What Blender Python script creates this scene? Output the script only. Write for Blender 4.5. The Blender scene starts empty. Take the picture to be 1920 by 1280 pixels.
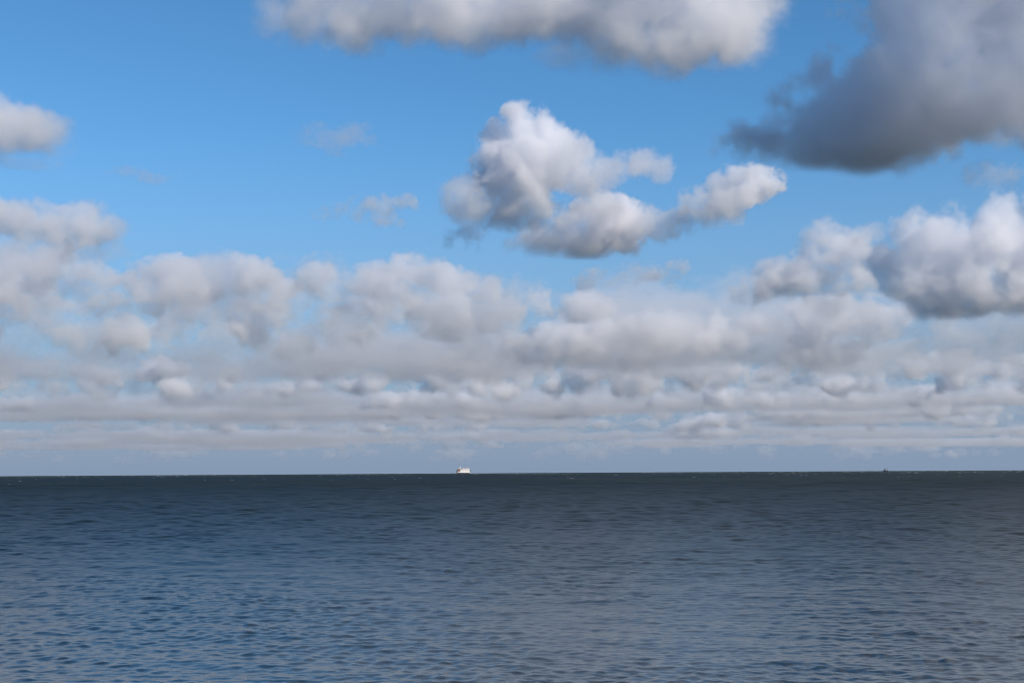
import bpy, bmesh, math, time
import numpy as np
from mathutils import Vector, Matrix

T0 = time.time()
sc = bpy.context.scene
COL = sc.collection
R = math.radians
EARTH = 6371000.0

# ------------------------------------------------------------------ camera
EYE = 8.0                                   # standing on a low sea wall
F = 50.0 / 36.0 * 1920.0                    # focal length in photograph pixels
cam = bpy.data.cameras.new('camera')
cam.lens = 50.0; cam.sensor_width = 36.0
cam.clip_start = 0.1; cam.clip_end = 400000.0
cam_o = bpy.data.objects.new('camera', cam); COL.objects.link(cam_o)
CAM_ROT = (Matrix.Rotation(R(90 + 5.189), 3, 'X') @ Matrix.Rotation(R(-0.33), 3, 'Z'))
cam_o.matrix_world = Matrix.Translation((0, 0, EYE)) @ CAM_ROT.to_4x4()
sc.camera = cam_o

# ------------------------------------------------------------------ sky and sun
SUN_EL, SUN_AZ = R(34), R(131)              # behind the right shoulder
world = bpy.data.worlds.new('World'); sc.world = world; world.use_nodes = True
wn, wl = world.node_tree.nodes, world.node_tree.links
bg = wn['Background']
sky = wn.new('ShaderNodeTexSky'); sky.sky_type = 'NISHITA'; sky.sun_disc = False
sky.sun_elevation = SUN_EL; sky.sun_rotation = SUN_AZ
sky.altitude = 0; sky.air_density = 0.9; sky.dust_density = 0.0; sky.ozone_density = 7.0
hs = wn.new('ShaderNodeHueSaturation'); hs.inputs['Saturation'].default_value = 1.10; hs.inputs['Hue'].default_value = 0.492
wl.new(sky.outputs[0], hs.inputs['Color'])
# sea haze low over the whole horizon
tc = wn.new('ShaderNodeTexCoord'); sx = wn.new('ShaderNodeSeparateXYZ'); wl.new(tc.outputs['Generated'], sx.inputs[0])
mr = wn.new('ShaderNodeMapRange'); mr.interpolation_type = 'SMOOTHSTEP'
mr.inputs['From Min'].default_value = -0.02; mr.inputs['From Max'].default_value = 0.25
mr.inputs['To Min'].default_value = 1.0; mr.inputs['To Max'].default_value = 0.0
wl.new(sx.outputs[2], mr.inputs['Value'])
mx = wn.new('ShaderNodeMix'); mx.data_type = 'RGBA'
wl.new(mr.outputs[0], mx.inputs['Factor']); wl.new(hs.outputs[0], mx.inputs['A'])
mx.inputs['B'].default_value = (1.74, 2.36, 3.4, 1)
wl.new(mx.outputs['Result'], bg.inputs['Color'])
bg.inputs['Strength'].default_value = 0.112
world.cycles.sampling_method = 'MANUAL'; world.cycles.sample_map_resolution = 256

sun = bpy.data.lights.new('sun', 'SUN'); sun.energy = 4.4; sun.angle = R(0.53); sun.color = (1.0, 0.87, 0.71)
sun_o = bpy.data.objects.new('sun', sun); COL.objects.link(sun_o)
TO_SUN = Vector((math.sin(SUN_AZ) * math.cos(SUN_EL), math.cos(SUN_AZ) * math.cos(SUN_EL), math.sin(SUN_EL)))
sun_o.rotation_euler = TO_SUN.to_track_quat('Z', 'Y').to_euler()

vs = sc.view_settings
vs.view_transform = 'Standard'; vs.look = 'None'; vs.exposure = 0.22; vs.gamma = 1.0; vs.use_curve_mapping = False
cy = sc.cycles
cy.use_denoising = True; cy.denoising_prefilter = 'ACCURATE'; cy.use_adaptive_sampling = True; cy.adaptive_threshold = 0.025
cy.time_limit = 900; cy.max_bounces = 20; cy.diffuse_bounces = 2; cy.glossy_bounces = 2; cy.transmission_bounces = 2
cy.volume_bounces = 16; cy.volume_step_rate = 2.0; cy.volume_max_steps = 512
cy.pixel_filter_type = 'BLACKMAN_HARRIS'; cy.filter_width = 1.05
cy.caustics_reflective = False; cy.caustics_refractive = False

# ------------------------------------------------------------------ helpers
def mat_new(name):
    m = bpy.data.materials.new(name); m.use_nodes = True
    return m, m.node_tree.nodes, m.node_tree.links

def paint(name, col, rough=0.5, metal=0.0, wear=0.08, scale=0.6):
    """Painted or metal surface with a little procedural grime."""
    m, n, l = mat_new(name)
    b = n['Principled BSDF']; b.inputs['Roughness'].default_value = rough; b.inputs['Metallic'].default_value = metal
    t = n.new('ShaderNodeTexCoord'); nz = n.new('ShaderNodeTexNoise'); nz.inputs['Scale'].default_value = scale; nz.inputs['Detail'].default_value = 5
    l.new(t.outputs['Object'], nz.inputs['Vector'])
    mixn = n.new('ShaderNodeMix'); mixn.data_type = 'RGBA'
    mixn.inputs['A'].default_value = (*[c * (1 - wear) for c in col], 1); mixn.inputs['B'].default_value = (*col, 1)
    l.new(nz.outputs['Fac'], mixn.inputs['Factor']); l.new(mixn.outputs['Result'], b.inputs['Base Color'])
    return m

def tag(o, label=None, cat=None, group=None, kind=None):
    if label: o['label'] = label
    if cat: o['category'] = cat
    if group: o['group'] = group
    if kind: o['kind'] = kind
    return o

def ray(px, py):
    """Direction from the eye through a photograph pixel."""
    return (CAM_ROT @ Vector(((px - 960) / F, (640 - py) / F, -1))).normalized()

def drop(d):
    return d * d / (2 * EARTH)              # fall of the sea surface below the tangent plane

def at(px, py, D):
    """Point at horizontal distance D along the sight line of a pixel."""
    v = ray(px, py); h = math.hypot(v.x, v.y)
    return Vector((v.x / h * D, v.y / h * D, EYE + v.z / h * D))

# ------------------------------------------------------------------ sea
def wave_set(seed=5):
    rng = np.random.default_rng(seed); W = []
    main = R(66)                            # direction the wind sea runs in
    # wavelength, count, slope near the shore, slope offshore, spread of directions
    for lam, n, s0, s1, spread in ((.42, 18, .068, .05, 70), (.65, 18, .068, .10, 62), (1.0, 18, .054, .14, 62), (1.6, 16, .032, .145, 58), (2.6, 14, .016, .125, 52), (4.5, 12, .009, .11, 46), (8, 10, .006, .09, 40), (15, 9, .003, .10, 36), (30, 7, .002, .07, 32)):
        for _ in range(n):
            L = lam * rng.uniform(.72, 1.38); a = main + R(rng.normal(0, spread)); q = rng.uniform(.6, 1.3) * L / (2 * math.pi) * math.sqrt(2 / n)
            W.append((L, a, s0 * q, s1 * q, rng.uniform(0, 2 * math.pi)))
    return W

def build_sea():
    rr = [20.0]
    while rr[-1] < 60000:
        d = rr[-1]
        step = .008 * d if d < 40 else (.0024 * d if d < 200 else .0024 * d * (d / 200) ** .6)
        if d > 6500: step = .06 * d
        rr.append(d + step)
    rr = np.array(rr)
    fine = np.arange(-25.5, 25.51, 0.058)
    coarse = np.arange(28, 333, 5.0)
    az = np.radians(np.concatenate((fine, coarse)))
    nf = len(fine); nr, na = len(rr), len(az)
    Rr, Az = np.meshgrid(rr, az, indexing='ij')
    X0 = Rr * np.sin(Az); Y0 = Rr * np.cos(Az)
    dr = np.gradient(rr)[:, None]; dl = np.maximum(dr, rr[:, None] * R(.058))
    side = np.where(np.arange(na) < nf, 1.0, 0.0)[None, :]
    edge = np.clip((25.5 - np.abs(np.degrees(Az))) / .6, 0, 1) * side
    off = np.clip((Rr - 45) / 260, 0, 1)              # sheltered water close in, more sea farther out
    far = np.clip((Rr - 260) / 700, 0, 1)
    # slow patches of stronger and weaker ripple
    gust = 1 + .22 * np.sin(X0 * .09 + 1.3 + 1.1 * np.sin(Y0 * .05)) * np.sin(Y0 * .061 - X0 * .023) + .14 * np.sin(X0 * .21 + Y0 * .13)
    X = X0.copy(); Y = Y0.copy(); Z = np.zeros_like(X0)
    for L, a, h0, h1, ph in wave_set():
        k = 2 * math.pi / L
        cut = np.clip((L / dl - 2.2) / 2.0, 0, 1)
        if not cut.any(): continue
        rows = np.nonzero(cut[:, 0] > 0)[0]; r1 = rows[-1] + 1
        th = k * (X0[:r1, :nf] * math.cos(a) + Y0[:r1, :nf] * math.sin(a)) + ph
        amp = (h0 + (h1 - h0) * (off if L < 10 else far)[:r1, :nf]) * cut[:r1] * edge[:r1, :nf] * (gust[:r1, :nf] if L < 3 else 1)
        c_, s_ = np.cos(th), np.sin(th)
        Z[:r1, :nf] += amp * c_
        X[:r1, :nf] -= .8 * amp * s_ * math.cos(a); Y[:r1, :nf] -= .8 * amp * s_ * math.sin(a)
    Z -= drop(Rr)
    co = np.stack((X, Y, Z), -1).reshape(-1, 3)
    co = np.concatenate((co, np.array([[0, 0, 0.]])))
    i = np.arange(nr - 1)[:, None]; j = np.arange(na)[None, :]; jn = (j + 1) % na
    # columns: fine run then coarse run; the angles wrap round once
    q = np.stack((i * na + j, (i + 1) * na + j, (i + 1) * na + jn, i * na + jn), -1).reshape(-1, 4)[:, ::-1]
    jj = np.arange(na); tri = np.stack((np.full(na, len(co) - 1), (jj + 1) % na, jj), -1)
    me = bpy.data.meshes.new('sea')
    me.vertices.add(len(co)); me.vertices.foreach_set('co', co.astype(np.float32).ravel())
    nq, ntri = len(q), len(tri)
    me.loops.add(nq * 4 + ntri * 3); me.loops.foreach_set('vertex_index', np.concatenate((q.ravel(), tri.ravel())).astype(np.int32))
    me.polygons.add(nq + ntri)
    me.polygons.foreach_set('loop_start', np.concatenate((np.arange(nq) * 4, nq * 4 + np.arange(ntri) * 3)).astype(np.int32))
    me.update(calc_edges=True); me.validate()
    me.polygons.foreach_set('use_smooth', np.ones(nq + ntri, bool)); me.update()
    o = bpy.data.objects.new('sea', me); COL.objects.link(o); tag(o, kind='structure')
    m, n, l = mat_new('sea_water')
    b = n['Principled BSDF']
    b.inputs['IOR'].default_value = 1.333
    geo = n.new('ShaderNodeNewGeometry')
    ln = n.new('ShaderNodeVectorMath'); ln.operation = 'LENGTH'; l.new(geo.outputs['Position'], ln.inputs[0])
    # fine ripples
    mp = n.new('ShaderNodeMapping'); mp.inputs['Rotation'].default_value = (0, 0, R(-24)); mp.inputs['Scale'].default_value = (0.55, 1.0, 1.0)
    l.new(geo.outputs['Position'], mp.inputs['Vector'])
    n1 = n.new('ShaderNodeTexNoise'); n1.inputs['Scale'].default_value = 7.0; n1.inputs['Detail'].default_value = 3; n1.inputs['Roughness'].default_value = .55
    n2 = n.new('ShaderNodeTexNoise'); n2.inputs['Scale'].default_value = 1.1; n2.inputs['Detail'].default_value = 4; n2.inputs['Roughness'].default_value = .6
    l.new(mp.outputs[0], n1.inputs['Vector']); l.new(mp.outputs[0], n2.inputs['Vector'])
    b1 = n.new('ShaderNodeBump'); b1.inputs['Strength'].default_value = 1.0; b1.inputs['Distance'].default_value = .006
    b2 = n.new('ShaderNodeBump'); b2.inputs['Strength'].default_value = 1.0; b2.inputs['Distance'].default_value = .03
    l.new(n1.outputs['Fac'], b1.inputs['Height']); l.new(n2.outputs['Fac'], b2.inputs['Height']); l.new(b1.outputs[0], b2.inputs['Normal'])
    l.new(b2.outputs[0], b.inputs['Normal'])
    # choppier, so optically rougher, away from the shore
    lg = n.new('ShaderNodeMath'); lg.operation = 'LOGARITHM'; lg.inputs[1].default_value = 10; l.new(ln.outputs['Value'], lg.inputs[0])
    ro = n.new('ShaderNodeMapRange')
    for k, v in (('From Min', 1.72), ('From Max', 3.05), ('To Min', .12), ('To Max', .70)): ro.inputs[k].default_value = v
    l.new(lg.outputs[0], ro.inputs['Value']); l.new(ro.outputs[0], b.inputs['Roughness'])
    # turbid green coastal water with drifting patches
    nc = n.new('ShaderNodeTexNoise'); nc.inputs['Scale'].default_value = .01; nc.inputs['Detail'].default_value = 4
    l.new(geo.outputs['Position'], nc.inputs['Vector'])
    mc = n.new('ShaderNodeMix'); mc.data_type = 'RGBA'
    mc.inputs['A'].default_value = (.015, .023, .015, 1); mc.inputs['B'].default_value = (.021, .031, .020, 1)
    l.new(nc.outputs['Fac'], mc.inputs['Factor']); l.new(mc.outputs['Result'], b.inputs['Base Color'])
    me.materials.append(m)
    return o
sea_o = build_sea()
print('sea', len(sea_o.data.polygons), time.time() - T0)

# ------------------------------------------------------------------ clouds: real volumes lit by the sun and sky
RNG = np.random.default_rng(11)
def cloud_material(name, col, g=0.25):
    m, n, l = mat_new(name); n.clear()
    out = n.new('ShaderNodeOutputMaterial'); pv = n.new('ShaderNodeVolumePrincipled')
    pv.inputs['Color'].default_value = (*col, 1); pv.inputs['Density'].default_value = 1.0; pv.inputs['Anisotropy'].default_value = g
    l.new(pv.outputs[0], out.inputs['Volume'])
    return m
CLOUD = cloud_material('haze_tinted_droplets', (.974, .980, .998))  # blue tint in the albedo stands in for air haze and bluer shade

def volume_nodes(mat):
    """Geometry nodes that turn the mesh's per-point 'droplets' values into a volume grid."""
    g = bpy.data.node_groups.new('droplets_to_volume', 'GeometryNodeTree')
    g.interface.new_socket('Geometry', in_out='INPUT', socket_type='NodeSocketGeometry')
    for nm, t in (('Droplets', 'NodeSocketObject'), ('Min', 'NodeSocketVector'), ('Max', 'NodeSocketVector'), ('NX', 'NodeSocketInt'), ('NY', 'NodeSocketInt'), ('NZ', 'NodeSocketInt')):
        g.interface.new_socket(nm, in_out='INPUT', socket_type=t)
    g.interface.new_socket('Geometry', in_out='OUTPUT', socket_type='NodeSocketGeometry')
    N, L = g.nodes.new, g.links.new
    gi = N('NodeGroupInput'); go = N('NodeGroupOutput')
    vc = N('GeometryNodeVolumeCube'); pos = N('GeometryNodeInputPosition')
    m = N('ShaderNodeMapRange'); m.data_type = 'FLOAT_VECTOR'
    L(pos.outputs[0], m.inputs['Vector']); L(gi.outputs['Min'], m.inputs[7]); L(gi.outputs['Max'], m.inputs[8])
    s = N('ShaderNodeSeparateXYZ'); L(m.outputs['Vector'], s.inputs[0])
    def ma(op, a, b=None):
        k = N('ShaderNodeMath'); k.operation = op
        for q, v in ((0, a), (1, b)):
            if v is None: continue
            if isinstance(v, (int, float)): k.inputs[q].default_value = v
            else: L(v, k.inputs[q])
        return k.outputs[0]
    def im(op, a, b):
        k = N('FunctionNodeIntegerMath'); k.operation = op; L(a, k.inputs[0]); L(b, k.inputs[1]); return k.outputs[0]
    ijk = [ma('ROUND', ma('MULTIPLY', s.outputs[q], ma('SUBTRACT', gi.outputs[c], 1))) for q, c in enumerate(('NX', 'NY', 'NZ'))]
    idx = im('ADD', im('MULTIPLY', im('ADD', im('MULTIPLY', ijk[0], gi.outputs['NY']), ijk[1]), gi.outputs['NZ']), ijk[2])
    na = N('GeometryNodeInputNamedAttribute'); na.data_type = 'FLOAT'; na.inputs[0].default_value = 'droplets'
    si = N('GeometryNodeSampleIndex'); si.data_type = 'FLOAT'; si.domain = 'POINT'
    oi = N('GeometryNodeObjectInfo'); oi.transform_space = 'ORIGINAL'; L(gi.outputs['Droplets'], oi.inputs[0])
    L(oi.outputs['Geometry'], si.inputs['Geometry']); L(na.outputs[0], si.inputs['Value']); L(idx, si.inputs['Index'])
    L(si.outputs[0], vc.inputs['Density']); L(gi.outputs['Min'], vc.inputs['Min']); L(gi.outputs['Max'], vc.inputs['Max'])
    for a, b in (('NX', 'Resolution X'), ('NY', 'Resolution Y'), ('NZ', 'Resolution Z')): L(gi.outputs[a], vc.inputs[b])
    sm = N('GeometryNodeSetMaterial'); sm.inputs['Material'].default_value = mat
    L(vc.outputs[0], sm.inputs['Geometry']); L(sm.outputs[0], go.inputs[0])
    return g
VOL = volume_nodes(CLOUD)

def spline(n, l):
    t = np.linspace(0, l, n, endpoint=False); i = np.floor(t).astype(int); f = t - i
    M = np.zeros((n, l + 4), np.float32); r = np.arange(n)
    M[r, i] = (1 - f) ** 3 / 6; M[r, i + 1] = (3 * f ** 3 - 6 * f ** 2 + 4) / 6
    M[r, i + 2] = (-3 * f ** 3 + 3 * f ** 2 + 3 * f + 1) / 6; M[r, i + 3] = f ** 3 / 6
    return M
def fbm(shape, size, cell, octaves, rng, gain=.7, billow=.0):
    out = np.zeros(shape, np.float32); a = 1.0; tot = 0
    for o in range(octaves):
        c = cell if isinstance(cell, (tuple, list)) else (cell,) * 3
        ms = [spline(n, max(1, int(math.ceil(s / (k / 2 ** o))))) for n, s, k in zip(shape, size, c)]
        if any(m.shape[1] > m.shape[0] * 1.3 for m in ms) and o > 1: break
        lat = rng.standard_normal([m.shape[1] for m in ms]).astype(np.float32) * 1.7
        x = np.tensordot(ms[0], lat, (1, 0)); x = np.tensordot(x, ms[1], ([1], [1])); x = np.tensordot(x, ms[2], ([1], [1]))
        if billow: x = (1 - billow) * x + billow * (.9 - 1.6 * np.abs(x))
        out += a * x; a *= gain
    return out

def grid_object(name, label, den, half, loc, rz, group=None, kind=None):
    """A volume object whose grid is filled from the array den."""
    me = bpy.data.meshes.new('droplet_points'); me.vertices.add(den.size)
    a = me.attributes.new('droplets', 'FLOAT', 'POINT'); a.data.foreach_set('value', np.ascontiguousarray(den, np.float32).ravel())
    src = bpy.data.objects.new('droplet_points', me)        # only data for the grid, never linked to the scene
    vol = bpy.data.volumes.new(name); vol.materials.append(CLOUD)
    o = bpy.data.objects.new(name, vol); COL.objects.link(o)
    o.location = loc; o.rotation_euler = (0, 0, rz)
    md = o.modifiers.new('volume', 'NODES'); md.node_group = VOL
    for it in VOL.interface.items_tree:
        if it.in_out == 'INPUT' and it.name != 'Geometry':
            md[it.identifier] = {'Droplets': src, 'Min': [-h for h in half], 'Max': list(half), 'NX': den.shape[0], 'NY': den.shape[1], 'NZ': den.shape[2]}[it.name]
    tag(o, label, 'cloud' if kind is None else None, group, kind)
    print('cloud', label, den.shape, den.size // 1000, 'k', round(time.time() - T0, 1))
    return o

def deck(label, x0, x1, y0, y1, base, hmax, vox, cell, cover, seed, sigma, profile=None, amp=.5, fine=260, kind=None, thin_from=0):
    """A field of cumulus between distances y0 and y1: tops from a 2-D pattern of cells, eaten into by 3-D billows."""
    rng = np.random.default_rng(seed)
    n = [max(8, int(a / b)) for a, b in zip((x1 - x0, y1 - y0, hmax * 1.35), vox)]
    gx = np.linspace(x0, x1, n[0]).astype(np.float32)[:, None]; gy = np.linspace(y0, y1, n[1]).astype(np.float32)[None, :]
    mid = drop((y0 + y1) / 2)
    zc = base + hmax * 1.35 / 2 - 40 - mid
    gz = np.linspace(-40, hmax * 1.35 - 40, n[2]).astype(np.float32)
    pat = fbm((n[0], n[1], 1), (x1 - x0, y1 - y0, 1), (cell, cell, 1e9), 5, rng, gain=.6)[:, :, 0]
    pat = pat / pat.std()
    if profile is not None: pat = pat + profile(gx, gy)
    big = fbm((n[0], n[1], 1), (x1 - x0, y1 - y0, 1), (cell * 3, cell * 3, 1e9), 2, rng)[:, :, 0]
    q = np.clip((pat + cover) / 1.3, -.6, 1.0)
    h = hmax * np.where(q > 0, q ** .7, q) * np.clip(.7 + .5 * big, .3, 1.0)   # local height of the tops
    curve = (gx * gx + gy * gy) / (2 * EARTH) - mid
    z = gz[None, None, :] + curve[:, :, None]
    f = (h[:, :, None] - z) / (hmax * .45) + amp * fbm(n, (x1 - x0, y1 - y0, hmax * 1.35), (fine * 1.5, fine * 1.5, fine), 4, rng, gain=.6, billow=.25)
    den = np.clip(f / .9, 0, 1); den = den * den * (3 - 2 * den)
    den *= np.clip((z + 25) / 60, 0, 1)
    for ax in range(3):
        k = n[ax]; t = np.minimum(np.arange(k), np.arange(k)[::-1]) / max(2, .04 * k)
        sh = [1, 1, 1]; sh[ax] = k; den *= np.clip(t, 0, 1).astype(np.float32).reshape(sh)
    if thin_from: den *= np.clip((y1 - gy) / (y1 - thin_from), 0, 1)[:, :, None]
    den *= sigma; den[den < sigma * 1e-3] = 0
    return grid_object('cloud', label, den, ((x1 - x0) / 2, (y1 - y0) / 2, hmax * 1.35 / 2), ((x0 + x1) / 2, (y0 + y1) / 2, zc), 0, None, kind)

def cloud(name, label, D, blobs, base=None, seed=0, vox=2.8, deep=.8, rho=4.5, soft=.6, amp=.66, cell=90, octaves=6, kids=4, pad=1.25,
          group=None, kind=None, base_soft=10, flat=1.0, aspect=1.0):
    """Cumulus at distance D. blobs: (x, y, rx, ry[, weight]) as seen from the shore, in photograph pixels; the depth comes from `deep`.
    rho: optical depth through 100 px of full density."""
    rng = np.random.default_rng(seed)
    B = []
    for b in blobs:
        x, y, rx, ry = b[:4]; w = b[4] if len(b) > 4 else 1.0
        rd = deep * math.sqrt(rx * ry) * 1.15
        oy = rng.uniform(-.35, .35) * rd
        B.append((x, y, oy, rx, ry, rd, w))
        for _ in range(kids):
            a = rng.uniform(0, 2 * math.pi); e = rng.uniform(-.15, 1.0)
            s = rng.uniform(.28, .5); q = rng.uniform(.6, .95)
            ce = math.sqrt(max(0, 1 - e * e))
            B.append((x + rx * q * ce * math.cos(a), y - ry * q * e, oy + rd * q * ce * math.sin(a), rx * s * 1.1, ry * s * 1.15, rd * s * 1.1, w))
    xs0 = min(b[0] - b[3] * pad for b in B); xs1 = max(b[0] + b[3] * pad for b in B)
    ys0 = min(b[1] - b[4] * pad for b in B); ys1 = max(b[1] + b[4] * pad for b in B)
    ds0 = min(b[2] - b[5] * pad for b in B); ds1 = max(b[2] + b[5] * pad for b in B)
    if base is not None: ys1 = min(ys1, base + base_soft)
    # local axes in pixels: x right, d away, z up (z = -y)
    n = [max(8, int((xs1 - xs0) / vox)), max(8, int((ds1 - ds0) / (vox * 1.6))), max(8, int((ys1 - ys0) / vox))]
    size = (xs1 - xs0, ds1 - ds0, ys1 - ys0)
    gx = np.linspace(xs0, xs1, n[0]).astype(np.float32); gd = np.linspace(ds0, ds1, n[1]).astype(np.float32); gz = np.linspace(ys1, ys0, n[2]).astype(np.float32)
    f = np.full(n, -1.0, np.float32); wt = np.ones(n, np.float32)
    for x, y, d, rx, ry, rd, w in B:
        e = 1.9
        ix = np.searchsorted(gx, (x - e * rx, x + e * rx)); idd = np.searchsorted(gd, (d - e * rd, d + e * rd)); iz = np.searchsorted(-gz, (-(y + e * ry), -(y - e * ry)))
        if ix[0] == ix[1] or idd[0] == idd[1] or iz[0] == iz[1]: continue
        sl = (slice(*ix), slice(*idd), slice(*iz))
        r = np.sqrt(((gx[sl[0]] - x) / rx)[:, None, None] ** 2 + ((gd[sl[1]] - d) / rd)[None, :, None] ** 2 + ((gz[sl[2]] - y) / ry)[None, None, :] ** 2)
        v = 1 - r
        big = v > f[sl]
        wt[sl] = np.where(big, w, wt[sl]); f[sl] = np.where(big, v, f[sl])
    c3 = (cell * aspect, cell * aspect, cell)
    nz = fbm(n, size, c3, octaves, rng, billow=.25)
    f = f + amp * nz - 3 * np.clip(-.55 - f, 0, 1)          # no stray scraps far from the puffs
    den = np.clip(f / soft, 0, 1); den = den * den * (3 - 2 * den) * wt * np.clip(.8 + .5 * nz, .15, 1.6)
    if base is not None:
        wob = fbm((n[0], n[1], 1), (size[0], size[1], 1), (cell * .8, cell * .8, 1e9), 4, rng)
        den *= np.clip((base + base_soft - gz[None, None, :] - base_soft * (.6 + .9 * wob)) / (2 * base_soft), 0, 1)
    # fade to nothing at the sides of the grid
    for ax in range(3):
        k = n[ax]; t = np.minimum(np.arange(k), np.arange(k)[::-1]) / max(2, .05 * k)
        sh = [1, 1, 1]; sh[ax] = k; den *= np.clip(t, 0, 1).astype(np.float32).reshape(sh)
    cx, cyy = (xs0 + xs1) / 2, (ys0 + ys1) / 2
    p = at(cx, cyy, D); mpp = (p - Vector((0, 0, EYE))).length / F      # metres per pixel there
    den *= rho / (100 * mpp); den[den < 1e-4 * rho / (100 * mpp)] = 0
    half = (size[0] / 2 * mpp, size[1] / 2 * mpp, size[2] / 2 * mpp)
    return grid_object(name, label, den, half, p, -math.atan2(p.x, p.y), group, kind)

def bank(top, base, step=.8, seed=0, maxr=46, thin=.45, wide=(1.0, 1.7)):
    """Puffs of limited size that fill the space between a base line and a top outline [(x, y), ...]."""
    rng = np.random.default_rng(seed); xs = [p[0] for p in top]; ys = [p[1] for p in top]
    out = []; x = xs[0]
    while x < xs[-1]:
        h = base - np.interp(x, xs, ys); r = maxr
        if h > 4:
            r = min(maxr, h * .55) * rng.uniform(.7, 1.15)
            y = base - h + r * .8
            while True:
                w = 1.0 if rng.random() > thin else rng.uniform(.12, .5)
                out.append((x + rng.uniform(-.6, .6) * r, y + rng.uniform(-.2, .2) * r, r * rng.uniform(*wide), r * rng.uniform(.65, 1.0), w))
                y += r * rng.uniform(.9, 1.3)
                if y > base - r * .3: break
        x += max(8, r * step * rng.uniform(.7, 1.4))
    return out

CL = 'clouds over the sea'
cloud('cloud', 'big dark grey cloud cut off by the upper right corner', 4470,
      [(1480, 232, 95, 42), (1570, 190, 90, 75), (1600, 255, 100, 40), (1690, 180, 120, 105), (1790, 80, 110, 120), (1800, 215, 140, 70), (1900, 150, 120, 130), (1780, 0, 130, 130), (1850, -90, 150, 130), (2040, 190, 150, 95), (1900, 230, 130, 55), (2000, 225, 130, 60), (2160, 180, 140, 100), (1740, 150, 150, 110)],
      base=284, base_soft=14, seed=1, rho=2.8, cell=90, amp=.62, soft=.62, deep=1.1, vox=2.4)
cloud('cloud', 'pale grey cloud behind the big dark one at the upper right edge', 5400,
      [(1930, 60, 75, 80), (1985, 130, 80, 80), (2050, 20, 120, 100), (2120, 120, 110, 100)], base=235, base_soft=30, seed=17, rho=3.2, cell=80, vox=2.6)
cloud('cloud', 'long grey cloud along the top edge, hanging down at centre', 3580,
      [(530, 25, 50, 45, .6), (590, 15, 70, 55, .8), (660, 12, 95, 66), (740, 5, 115, 72), (860, 0, 125, 72), (980, -8, 125, 74), (1080, 0, 110, 75), (1180, 40, 110, 85), (1250, 70, 100, 70), (1330, 20, 110, 90), (1410, -20, 70, 60), (1230, -60, 160, 90), (1050, 105, 55, 26, .35), (900, -90, 180, 70), (700, -80, 150, 60)],
      seed=2, rho=2.2, cell=100, soft=.8, amp=.45, vox=2.4)
cloud('cloud', 'bright white towering puff with grey skirts at the centre of the sky', 6460,
      [(990, 255, 42, 48), (985, 320, 75, 75), (1060, 335, 65, 60, .5), (1140, 325, 55, 32, .3), (1215, 308, 52, 28, .4), (895, 375, 58, 38, .35), (1000, 395, 85, 36, .7), (1090, 400, 60, 30, .5)],
      base=418, base_soft=16, seed=3, rho=5.5, soft=.45, cell=60, vox=2.0)
cloud('cloud', 'white and grey puff low beside the towering centre cloud', 6900,
      [(1160, 418, 75, 46), (1100, 445, 60, 32, .6), (1005, 455, 62, 26, .4), (1230, 425, 60, 34, .45), (1285, 425, 45, 26, .4)],
      base=478, base_soft=14, seed=4, rho=5.5, soft=.45, cell=55, vox=2.0)
cloud('cloud', 'small round white puff with a grey left side, right of the centre cloud', 6700,
      [(1405, 355, 58, 36), (1355, 372, 55, 42, .5), (1325, 395, 45, 34, .35)],
      base=436, base_soft=18, seed=5, rho=5.5, soft=.45, cell=45, vox=2.0)
cloud('cloud', 'pale flat-bottomed cloud at the upper left edge', 4400,
      [(-50, 240, 90, 60), (25, 240, 75, 46), (100, 247, 62, 36), (50, 262, 90, 26), (40, 298, 70, 14, .3)],
      seed=6, rho=2.4, cell=60, soft=.7, amp=.42)
cloud('cloud', 'pinkish white puff above the left end of the long bank', 8200,
      [(160, 415, 60, 50), (110, 425, 60, 46), (40, 430, 60, 40, .8), (-30, 420, 60, 40), (60, 470, 70, 30, .5), (180, 470, 50, 25, .4)],
      base=490, base_soft=20, seed=7, rho=2.8, cell=55)
for k, (lab, D, bl, sd, rh) in enumerate((
        ('faint grey wisp alone in the upper left blue', 5000, [(635, 262, 56, 20), (665, 244, 30, 18), (608, 252, 34, 16)], 8, .8),
        ('small ragged grey wisp left of the towering centre cloud', 6500, [(660, 400, 50, 16), (700, 390, 38, 19), (722, 408, 30, 18), (758, 380, 24, 15)], 9, 1.9),
        ('tiny grey shred just left below the centre cloud', 6900, [(842, 455, 32, 15), (872, 442, 30, 15), (885, 462, 26, 11)], 10, 1.8),
        ('flat grey wisp below the centre cloud', 8000, [(1165, 522, 60, 18), (1215, 514, 55, 18), (1262, 503, 38, 14), (1112, 528, 36, 13)], 12, 2.2),
        ('faint grey streak under the big dark cloud', 5000, [(1830, 330, 22, 26), (1890, 335, 40, 20), (1860, 315, 30, 12)], 13, 1.0),
        ('very faint shred of cloud in the left blue', 5000, [(240, 325, 26, 10), (350, 325, 14, 9), (290, 335, 30, 8)], 14, 1.0))):
    cloud('cloud', lab, D, bl, seed=sd, rho=rh, cell=24, amp=1.0, soft=1.0, kids=4, vox=1.7, pad=1.7)
cloud('cloud', 'white cumulus with an upright bright core, right of centre above the bank', 8400,
      [(1460, 530, 66, 40), (1570, 475, 55, 48), (1580, 530, 60, 42), (1635, 440, 30, 16, .5), (1520, 520, 50, 36), (1400, 540, 30, 16, .5), (1500, 570, 60, 30, .4), (1580, 575, 60, 30, .4)],
      base=600, base_soft=26, seed=15, rho=3.4, cell=55)
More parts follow.
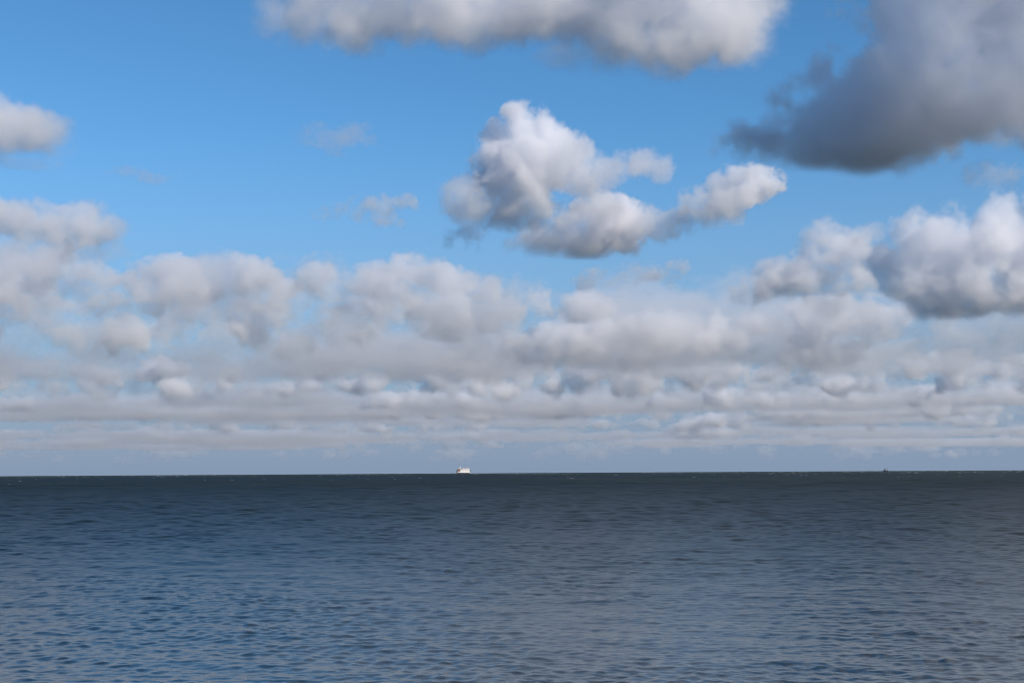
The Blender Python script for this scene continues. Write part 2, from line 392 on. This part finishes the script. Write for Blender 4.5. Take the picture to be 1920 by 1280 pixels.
cloud('cloud', 'heaped white and grey cloud bank at the right edge', 9000,
      [(1680, 520, 60, 50), (1760, 470, 65, 60), (1830, 470, 70, 70), (1900, 440, 80, 70), (1980, 430, 90, 80), (1740, 540, 80, 42), (1840, 545, 90, 40), (1950, 540, 100, 45), (2060, 500, 90, 80)],
      base=600, base_soft=22, seed=16, rho=3.2, cell=70)
# the long banks, each farther out and lower over the sea
cloud('cloud', 'ragged front edge of the long grey bank, left', 9800,
      bank([(-150, 480), (0, 465), (90, 465), (200, 495), (250, 520), (330, 515), (430, 495), (480, 520), (560, 530), (640, 500), (700, 510), (820, 490), (900, 520), (960, 560)], 605, seed=61, maxr=40),
      base=625, base_soft=34, seed=61, rho=2.4, cell=52, amp=.8, soft=.45, deep=1.0, vox=2.6)
cloud('cloud', 'long grey cloud bank that fills the left half of the sky', 11000,
      bank([(-150, 500), (0, 510), (120, 500), (230, 520), (330, 515), (430, 495), (520, 520), (600, 510), (680, 500), (830, 488), (920, 515), (1000, 560), (1090, 555), (1180, 590), (1290, 590), (1330, 630)], 660, seed=21),
      base=672, base_soft=26, seed=21, rho=2.7, cell=56, amp=.78, soft=.45, deep=1.0, vox=2.8)
cloud('cloud', 'grey cloud bank over the right half of the horizon', 11800,
      bank([(900, 640), (1000, 600), (1090, 580), (1200, 600), (1290, 585), (1350, 605), (1420, 590), (1500, 570), (1600, 575), (1700, 590), (1820, 600), (1950, 590), (2080, 600)], 682, seed=22),
      base=690, base_soft=24, seed=22, rho=2.7, cell=52, amp=.78, soft=.45, deep=1.0, vox=2.8)
cloud('cloud', 'second bank of bright cumulus tops above the horizon', 17000,
      bank([(-130, 690), (20, 690), (60, 735), (130, 690), (300, 672), (420, 690), (490, 725), (540, 705), (640, 708), (740, 690), (900, 680), (1050, 670), (1350, 675), (1420, 700), (1560, 690), (1700, 705), (1850, 680), (2060, 680)], 742, seed=23, step=1.0, maxr=32, thin=.35, wide=(.85, 1.35)),
      base=748, base_soft=14, seed=23, rho=5.4, cell=38, amp=.66, soft=.42, deep=1.1, vox=2.3)
def outline(base, hmax, seed, wide=(70, 260), gap=(10, 90)):
    """Uneven tops of a row of separate cumulus: humps of different widths and heights with gaps."""
    rng = np.random.default_rng(seed); x = -140.0; pts = [(x, base - 2)]
    while x < 2060:
        w = rng.uniform(*wide); h = hmax * rng.uniform(.45, 1.0)
        m = rng.integers(2, 5)
        for k in range(m): pts.append((x + w * (k + .5) / m, base - h * rng.uniform(.65, 1.0)))
        x += w; g = rng.uniform(*gap); pts += [(x, base - 3), (x + g, base - 3)]; x += g
    return pts
for lab, D, yb, hm, sd, rh, cl_, wd, stp, wi in (
        ('row of grey cumulus between the long bank and the bright tops', 14900, 716, 64, 41, 4.4, 38, (110, 380), 1.0, (.85, 1.4)),
        ('broken row of small cumulus below the bright tops', 20500, 768, 54, 42, 5.2, 30, (90, 300), 1.1, (.85, 1.4)),
        ('row of flat cumulus in the middle of the low rows', 24000, 788, 46, 46, 5.2, 26, (70, 260), 1.1, (.9, 1.5)),
        ('lower row of flat cumulus above the horizon', 28500, 808, 40, 43, 5, 24, (60, 260), 1.0, (1.0, 1.7)),
        ('low thin row of flat clouds near the horizon', 35000, 826, 34, 44, 4.0, 24, (80, 300), .9, (1.2, 2.2)),
        ('faint row of cloud streaks low over the horizon', 41000, 842, 32, 48, 3.2, 22, (80, 300), .9, (1.2, 2.2)),
        ('lowest faint streaks of cloud over the horizon', 52000, 860, 32, 47, 2.0, 24, (90, 330), .9, (1.4, 2.6))):
    cloud('cloud', lab, D, bank(outline(yb, hm, sd, wd, (5, 50)), yb, seed=sd, step=stp, maxr=hm * .55, thin=.3, wide=wi), base=yb + 3, base_soft=max(6, hm * (.3 if D < 30000 else .5)), seed=sd, rho=rh,
          cell=cl_, amp=.55, soft=.45, deep=1.3, vox=2.2, kids=3, aspect=1.0 if D < 30000 else 2.0)
deck('broken grey deck behind the long cloud bank', -5600, 5600, 11800, 14800, 950, 760, (14, 30, 16), 900, .85, 31, .0013, amp=.7, fine=130)
deck('low deck of overlapping flat clouds above the horizon', -9500, 9500, 18500, 30000, 950, 430, (27, 70, 20), 1200, .5, 32, .0013, amp=.7, fine=180)
deck('thin far deck of cloud close to the horizon', -32000, 32000, 31000, 98000, 950, 460, (60, 230, 26), 2200, .8, 33, .0010, thin_from=48000)
cloud('cloud', 'high unseen cloud added beyond the upper right corner to shade the big dark one', 4250,
      [(2060, -290, 210, 120), (2200, -230, 190, 120), (1900, -330, 170, 100), (2350, -260, 150, 110), (2080, -190, 170, 70)], seed=51, rho=.38, cell=130, vox=7, deep=1.4, kind='stuff')  # unseen cloud, added between the sun and the big dark cloud to shade it
deck('scattered cumulus overhead, above the picture', -7000, 7000, -5000, 2300, 1050, 450, (45, 45, 36), 1400, 1.0, 34, .006, kind='stuff')

# ------------------------------------------------------------------ ships
def empty(name, loc, rz):
    o = bpy.data.objects.new(name, None); COL.objects.link(o); o.location = loc; o.rotation_euler = (0, 0, rz); return o

def mesh_part(name, bm, mat, parent, smooth=False):
    me = bpy.data.meshes.new(name); bmesh.ops.recalc_face_normals(bm, faces=bm.faces); bm.to_mesh(me); bm.free()
    if smooth: me.polygons.foreach_set('use_smooth', [True] * len(me.polygons))
    me.materials.append(mat); o = bpy.data.objects.new(name, me); COL.objects.link(o); o.parent = parent; return o

def block(x0, x1, y0, y1, z0, z1, bev=0.15, taper=0.0, rake0=0.0, rake1=0.0):
    """Bevelled house block; taper narrows the top, rake slants the two ends."""
    bm = bmesh.new(); v = []
    for z, t in ((z0, 0.0), (z1, 1.0)):
        ins = taper * t
        for x, y in ((x0 + rake0 * t, y0 + ins), (x1 - rake1 * t, y0 + ins), (x1 - rake1 * t, y1 - ins), (x0 + rake0 * t, y1 - ins)):
            v.append(bm.verts.new((x, y, z)))
    for f in ((3, 2, 1, 0), (4, 5, 6, 7), (0, 1, 5, 4), (1, 2, 6, 5), (2, 3, 7, 6), (3, 0, 4, 7)): bm.faces.new([v[i] for i in f])
    if bev: bmesh.ops.bevel(bm, geom=bm.edges[:], offset=bev, segments=2, affect='EDGES')
    return bm

def tube(p, q, r0, r1=None, n=10):
    r1 = r0 if r1 is None else r1
    p, q = Vector(p), Vector(q); d = (q - p); rot = d.to_track_quat('Z', 'Y').to_matrix().to_4x4()
    bm = bmesh.new(); bmesh.ops.create_cone(bm, cap_ends=True, segments=n, radius1=r0, radius2=r1, depth=d.length, matrix=Matrix.Translation((p + q) / 2) @ rot)
    return bm

def hull_mesh(L, B, z_lo, z_hi, z_bot, sheer=1.0, bow=.32, flare=.8, n=28):
    """Hull between two heights: full midships and stern, pointed raked bow at +x."""
    bm = bmesh.new(); rings = []
    for i in range(n + 1):
        t = i / n; x = -L / 2 + L * t
        e = max(0.0, (t - (1 - bow)) / bow)
        w = B / 2 * (1 - e ** 2.2) * (0.93 + .07 * min(1, t / .12))
        sh = sheer * e ** 2
        ring = []
        for q in range(6):
            u = q / 5; z = z_lo + (z_hi + sh - z_lo) * u
            deep = (z - z_bot) / (z_hi - z_bot)
            ww = w * (1 - (1 - min(1, deep)) * (.10 + .45 * e)) + .02
            xx = x + flare * e * deep * 2.2
            ring.append((xx, ww, z))
        ring = [(a, -b, c) for a, b, c in ring] + [(a, b, c) for a, b, c in reversed(ring)]
        rings.append([bm.verts.new(p) for p in ring])
    for a, b in zip(rings[:-1], rings[1:]):
        m = len(a)
        for k in range(m): bm.faces.new((a[k], b[k], b[(k + 1) % m], a[(k + 1) % m]))
    bm.faces.new(rings[0]); bm.faces.new(rings[-1][::-1])
    return bm

WHITE = paint('white_ship_paint', (.80, .81, .83), .35)
CREAM = paint('cream_ship_paint', (.74, .68, .58), .4)
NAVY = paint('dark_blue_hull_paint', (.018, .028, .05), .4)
BROWN = paint('varnished_brown_panel', (.20, .085, .05), .45)
GREY = paint('grey_deck_paint', (.22, .22, .22), .6)
DARK = paint('dark_mast_paint', (.06, .05, .055), .5)
GLASS = paint('dark_window_glass', (.02, .025, .03), .08)
FOAMM = paint('sea_foam', (.60, .62, .62), .8, wear=.25, scale=.8)

FD = 6500.0
p = at(868.5, 887, FD)
ferry = tag(empty('ferry', (p.x, p.y, -drop(FD)), -math.atan2(p.x, p.y) + R(180 + 14)),
            'small white passenger ferry on the horizon, steaming to the left', 'ferry')
ferry.scale = (1.16, 1.16, 1.16)
mesh_part('lower_hull', hull_mesh(53, 11.6, -2.5, 3.1, -3.0, .4), NAVY, ferry)
hull = mesh_part('hull', hull_mesh(53.2, 11.9, 3.1, 8.6, -3.0, 1.4), WHITE, ferry)
mesh_part('rubbing_strake', hull_mesh(53.5, 12.5, 8.6, 9.1, -3.0, 1.4), GREY, hull)
mesh_part('bow_shade_slab', block(25.6, 28.4, -2.2, 2.2, 1.0, 8.4, .2, .3, 0, 0), NAVY, ferry)  # dark slab on the bow: its shaded end put into navy paint
house = mesh_part('deckhouse', block(-24, 13, -5.4, 5.4, 9.1, 15.2, .25, .1, 0, .6), WHITE, ferry)
for side in (-1, 1):
    for k in range(9):
        mesh_part('window', block(-21.5 + k * 3.7, -19.5 + k * 3.7, side * 5.38 - .08, side * 5.38 + .08, 11.8, 13.2, 0), GLASS, house)
mesh_part('promenade_rail', block(-24.6, 13.4, -5.9, 5.9, 15.3, 15.6, .05), GREY, house)
bridge = mesh_part('bridge', block(10.2, 24, -5.0, 5.0, 9.6, 18.0, .3, .25, 0, 2.6), BROWN, ferry)
for z in (11.4, 15.4):
    mesh_part('window', block(14, 21.6 - (z - 9.6) * .3, -5.12 + z * .012, 5.12 - z * .012, z, z + 1.1, .05), GLASS, bridge)
mesh_part('bridge_roof', block(8.6, 22.4, -5.6, 5.6, 18.1, 20.0, .2), WHITE, ferry)
lounge = mesh_part('upper_lounge', block(-24, -7, -4.9, 4.9, 15.7, 20.6, .25, .15, .8, .4), WHITE, ferry)
for side in (-1, 1):
    for k in range(4):
        mesh_part('window', block(-21.8 + k * 3.7, -19.4 + k * 3.7, side * 4.85 - .08, side * 4.85 + .08, 17.4, 18.7, 0), GLASS, lounge)
mesh_part('lounge_roof', block(-25, -4.5, -5.3, 5.3, 20.7, 21.7, .2), GREY, ferry)
cabin = mesh_part('upper_cabin', block(-4.2, 8, -4.2, 4.2, 15.7, 17.4, .2), CREAM, ferry)
fun = mesh_part('funnel', block(-3.8, .9, -1.9, 1.9, 18.7, 23.0, .4, .35, .5, .3), WHITE, ferry)
mesh_part('funnel_cap', block(-3.3, .4, -1.5, 1.5, 23.05, 23.6, .1), DARK, fun)
mast = mesh_part('mast', tube((11, 0, 20), (10.4, 0, 29.5), .75, .4), WHITE, ferry)
mesh_part('crossbar', tube((10.7, -2.4, 26), (10.7, 2.4, 26), .18), WHITE, mast)
mesh_part('radar', block(10.0, 11.8, -1.6, 1.6, 23.4, 23.9, .1), WHITE, mast)
mesh_part('signal_mast', tube((5.2, 0, 18.6), (4.6, 0, 27), .7, .35), DARK, ferry)
for side in (-1, 1):
    lb = mesh_part('lifeboat', hull_mesh(6.5, 2.2, 16.4, 18.2, 15.9, .2, .4, .1, 10), WHITE, ferry); lb.location = (-1.5, side * 4.9, 0)
gan = mesh_part('stern_gantry', block(-30.5, -29.8, -3.8, 3.8, 3.6, 12.6, .1), GREY, ferry)
for y in (-3.6, 3.6): mesh_part('gantry_arm', tube((-26.3, y, 8), (-30, y, 12.2), .3), GREY, gan)

BD = 7000.0
p = at(1661, 880, BD)
boat = tag(empty('fishing_boat', (p.x, p.y, -drop(BD)), -math.atan2(p.x, p.y) + R(180 + 10)),
           'tiny dark fishing boat silhouette on the horizon far to the right', 'boat')
mesh_part('hull', hull_mesh(20, 6, -1.5, 3.2, -2, 1.6, .4), NAVY, boat)
wh = mesh_part('wheelhouse', block(2.6, 8.2, -2.2, 2.2, 3.3, 8.6, .2, .15, .2, .5), DARK, boat)
mesh_part('wheelhouse_roof', block(2.2, 8.6, -2.4, 2.4, 8.65, 9.1, .08), DARK, wh)
mesh_part('mast', tube((5.4, 0, 9.1), (5.6, 0, 17), .35, .18), DARK, boat)
mesh_part('boom', tube((5.2, 0, 10.5), (-6.5, 0, 15), .22, .16), DARK, boat)
for y in (-2, 2): mesh_part('gantry_leg', tube((-8.2, y, 3.2), (-6.4, y * .8, 10.6), .4, .3), DARK, boat)
mesh_part('gantry_beam', tube((-6.4, -1.9, 10.6), (-6.4, 1.9, 10.6), .4), DARK, boat)
mesh_part('stay', tube((-6.4, 0, 10.6), (2.6, 0, 9.4), .3), DARK, boat)

# ------------------------------------------------------------------ whitecaps and the ferry's bow wave
def foam_patch(bm, x, y, L, W, h, ang, rng):
    """Ragged crest of foam: a lumpy ridge with torn ends."""
    n = 7; ca, sa = math.cos(ang), math.sin(ang); z0 = -drop(math.hypot(x, y)) - .05
    rows = []
    for i in range(n):
        t = i / (n - 1) * 2 - 1; w = W * (1 - t * t) ** .6 * rng.uniform(.55, 1.25) + .05; hh = h * (1 - t * t) * rng.uniform(.5, 1.2)
        off = rng.uniform(-.25, .25) * W
        row = []
        for v, z in ((-w, -.1), (-.35 * w, hh * .8), (.2 * w, hh), (w, -.1)):
            u = t * L / 2; vv = v + off
            row.append(bm.verts.new((x + u * ca - vv * sa, y + u * sa + vv * ca, z0 + z)))
        rows.append(row)
    for a, b in zip(rows[:-1], rows[1:]):
        for k in range(3): bm.faces.new((a[k], b[k], b[k + 1], a[k + 1]))

rng = np.random.default_rng(77)
bm = bmesh.new()
for _ in range(330):
    D = 900 * (8 ** rng.beta(1.6, 1.0)); px = rng.uniform(-150, 2070)
    if rng.random() < .22 and px < 1300: px = rng.uniform(1300, 2000)
    a = math.atan2(px - 960, F); L = abs(rng.normal(1.9, 1.4)) + .8 + D * .0012
    foam_patch(bm, D * math.sin(a), D * math.cos(a), L, L * rng.uniform(.15, .3), rng.uniform(.12, .42) * (.6 + D / 4000), rng.normal(0, .35), rng)
caps = mesh_part('foam', bm, FOAMM, None)
tag(caps, 'scattered white crests of foam on the far sea', kind='stuff')
bm = bmesh.new()
for x, y, L, W, h, a in ((27.5, -2.5, 7, 1.6, 2.0, -.5), (27.5, 2.5, 7, 1.6, 2.0, .5), (20, -6.4, 9, 1.0, .9, -.12), (4, -6.6, 14, .8, .5, 0), (-14, -6.6, 12, .8, .5, 0), (-30, 0, 7, 3.5, 1.2, 1.57)):
    foam_patch(bm, x, y, L, W, h, a, rng)
for v in bm.verts: v.co.z += .15
wave = mesh_part('bow_wave', bm, FOAMM, None); wave.matrix_world = ferry.matrix_world.copy()
wave.scale = ferry.scale; wave.location = ferry.location; wave.rotation_euler = ferry.rotation_euler
tag(wave, 'white bow wave and wash along the waterline of the ferry', kind='stuff')
print('done', time.time() - T0)
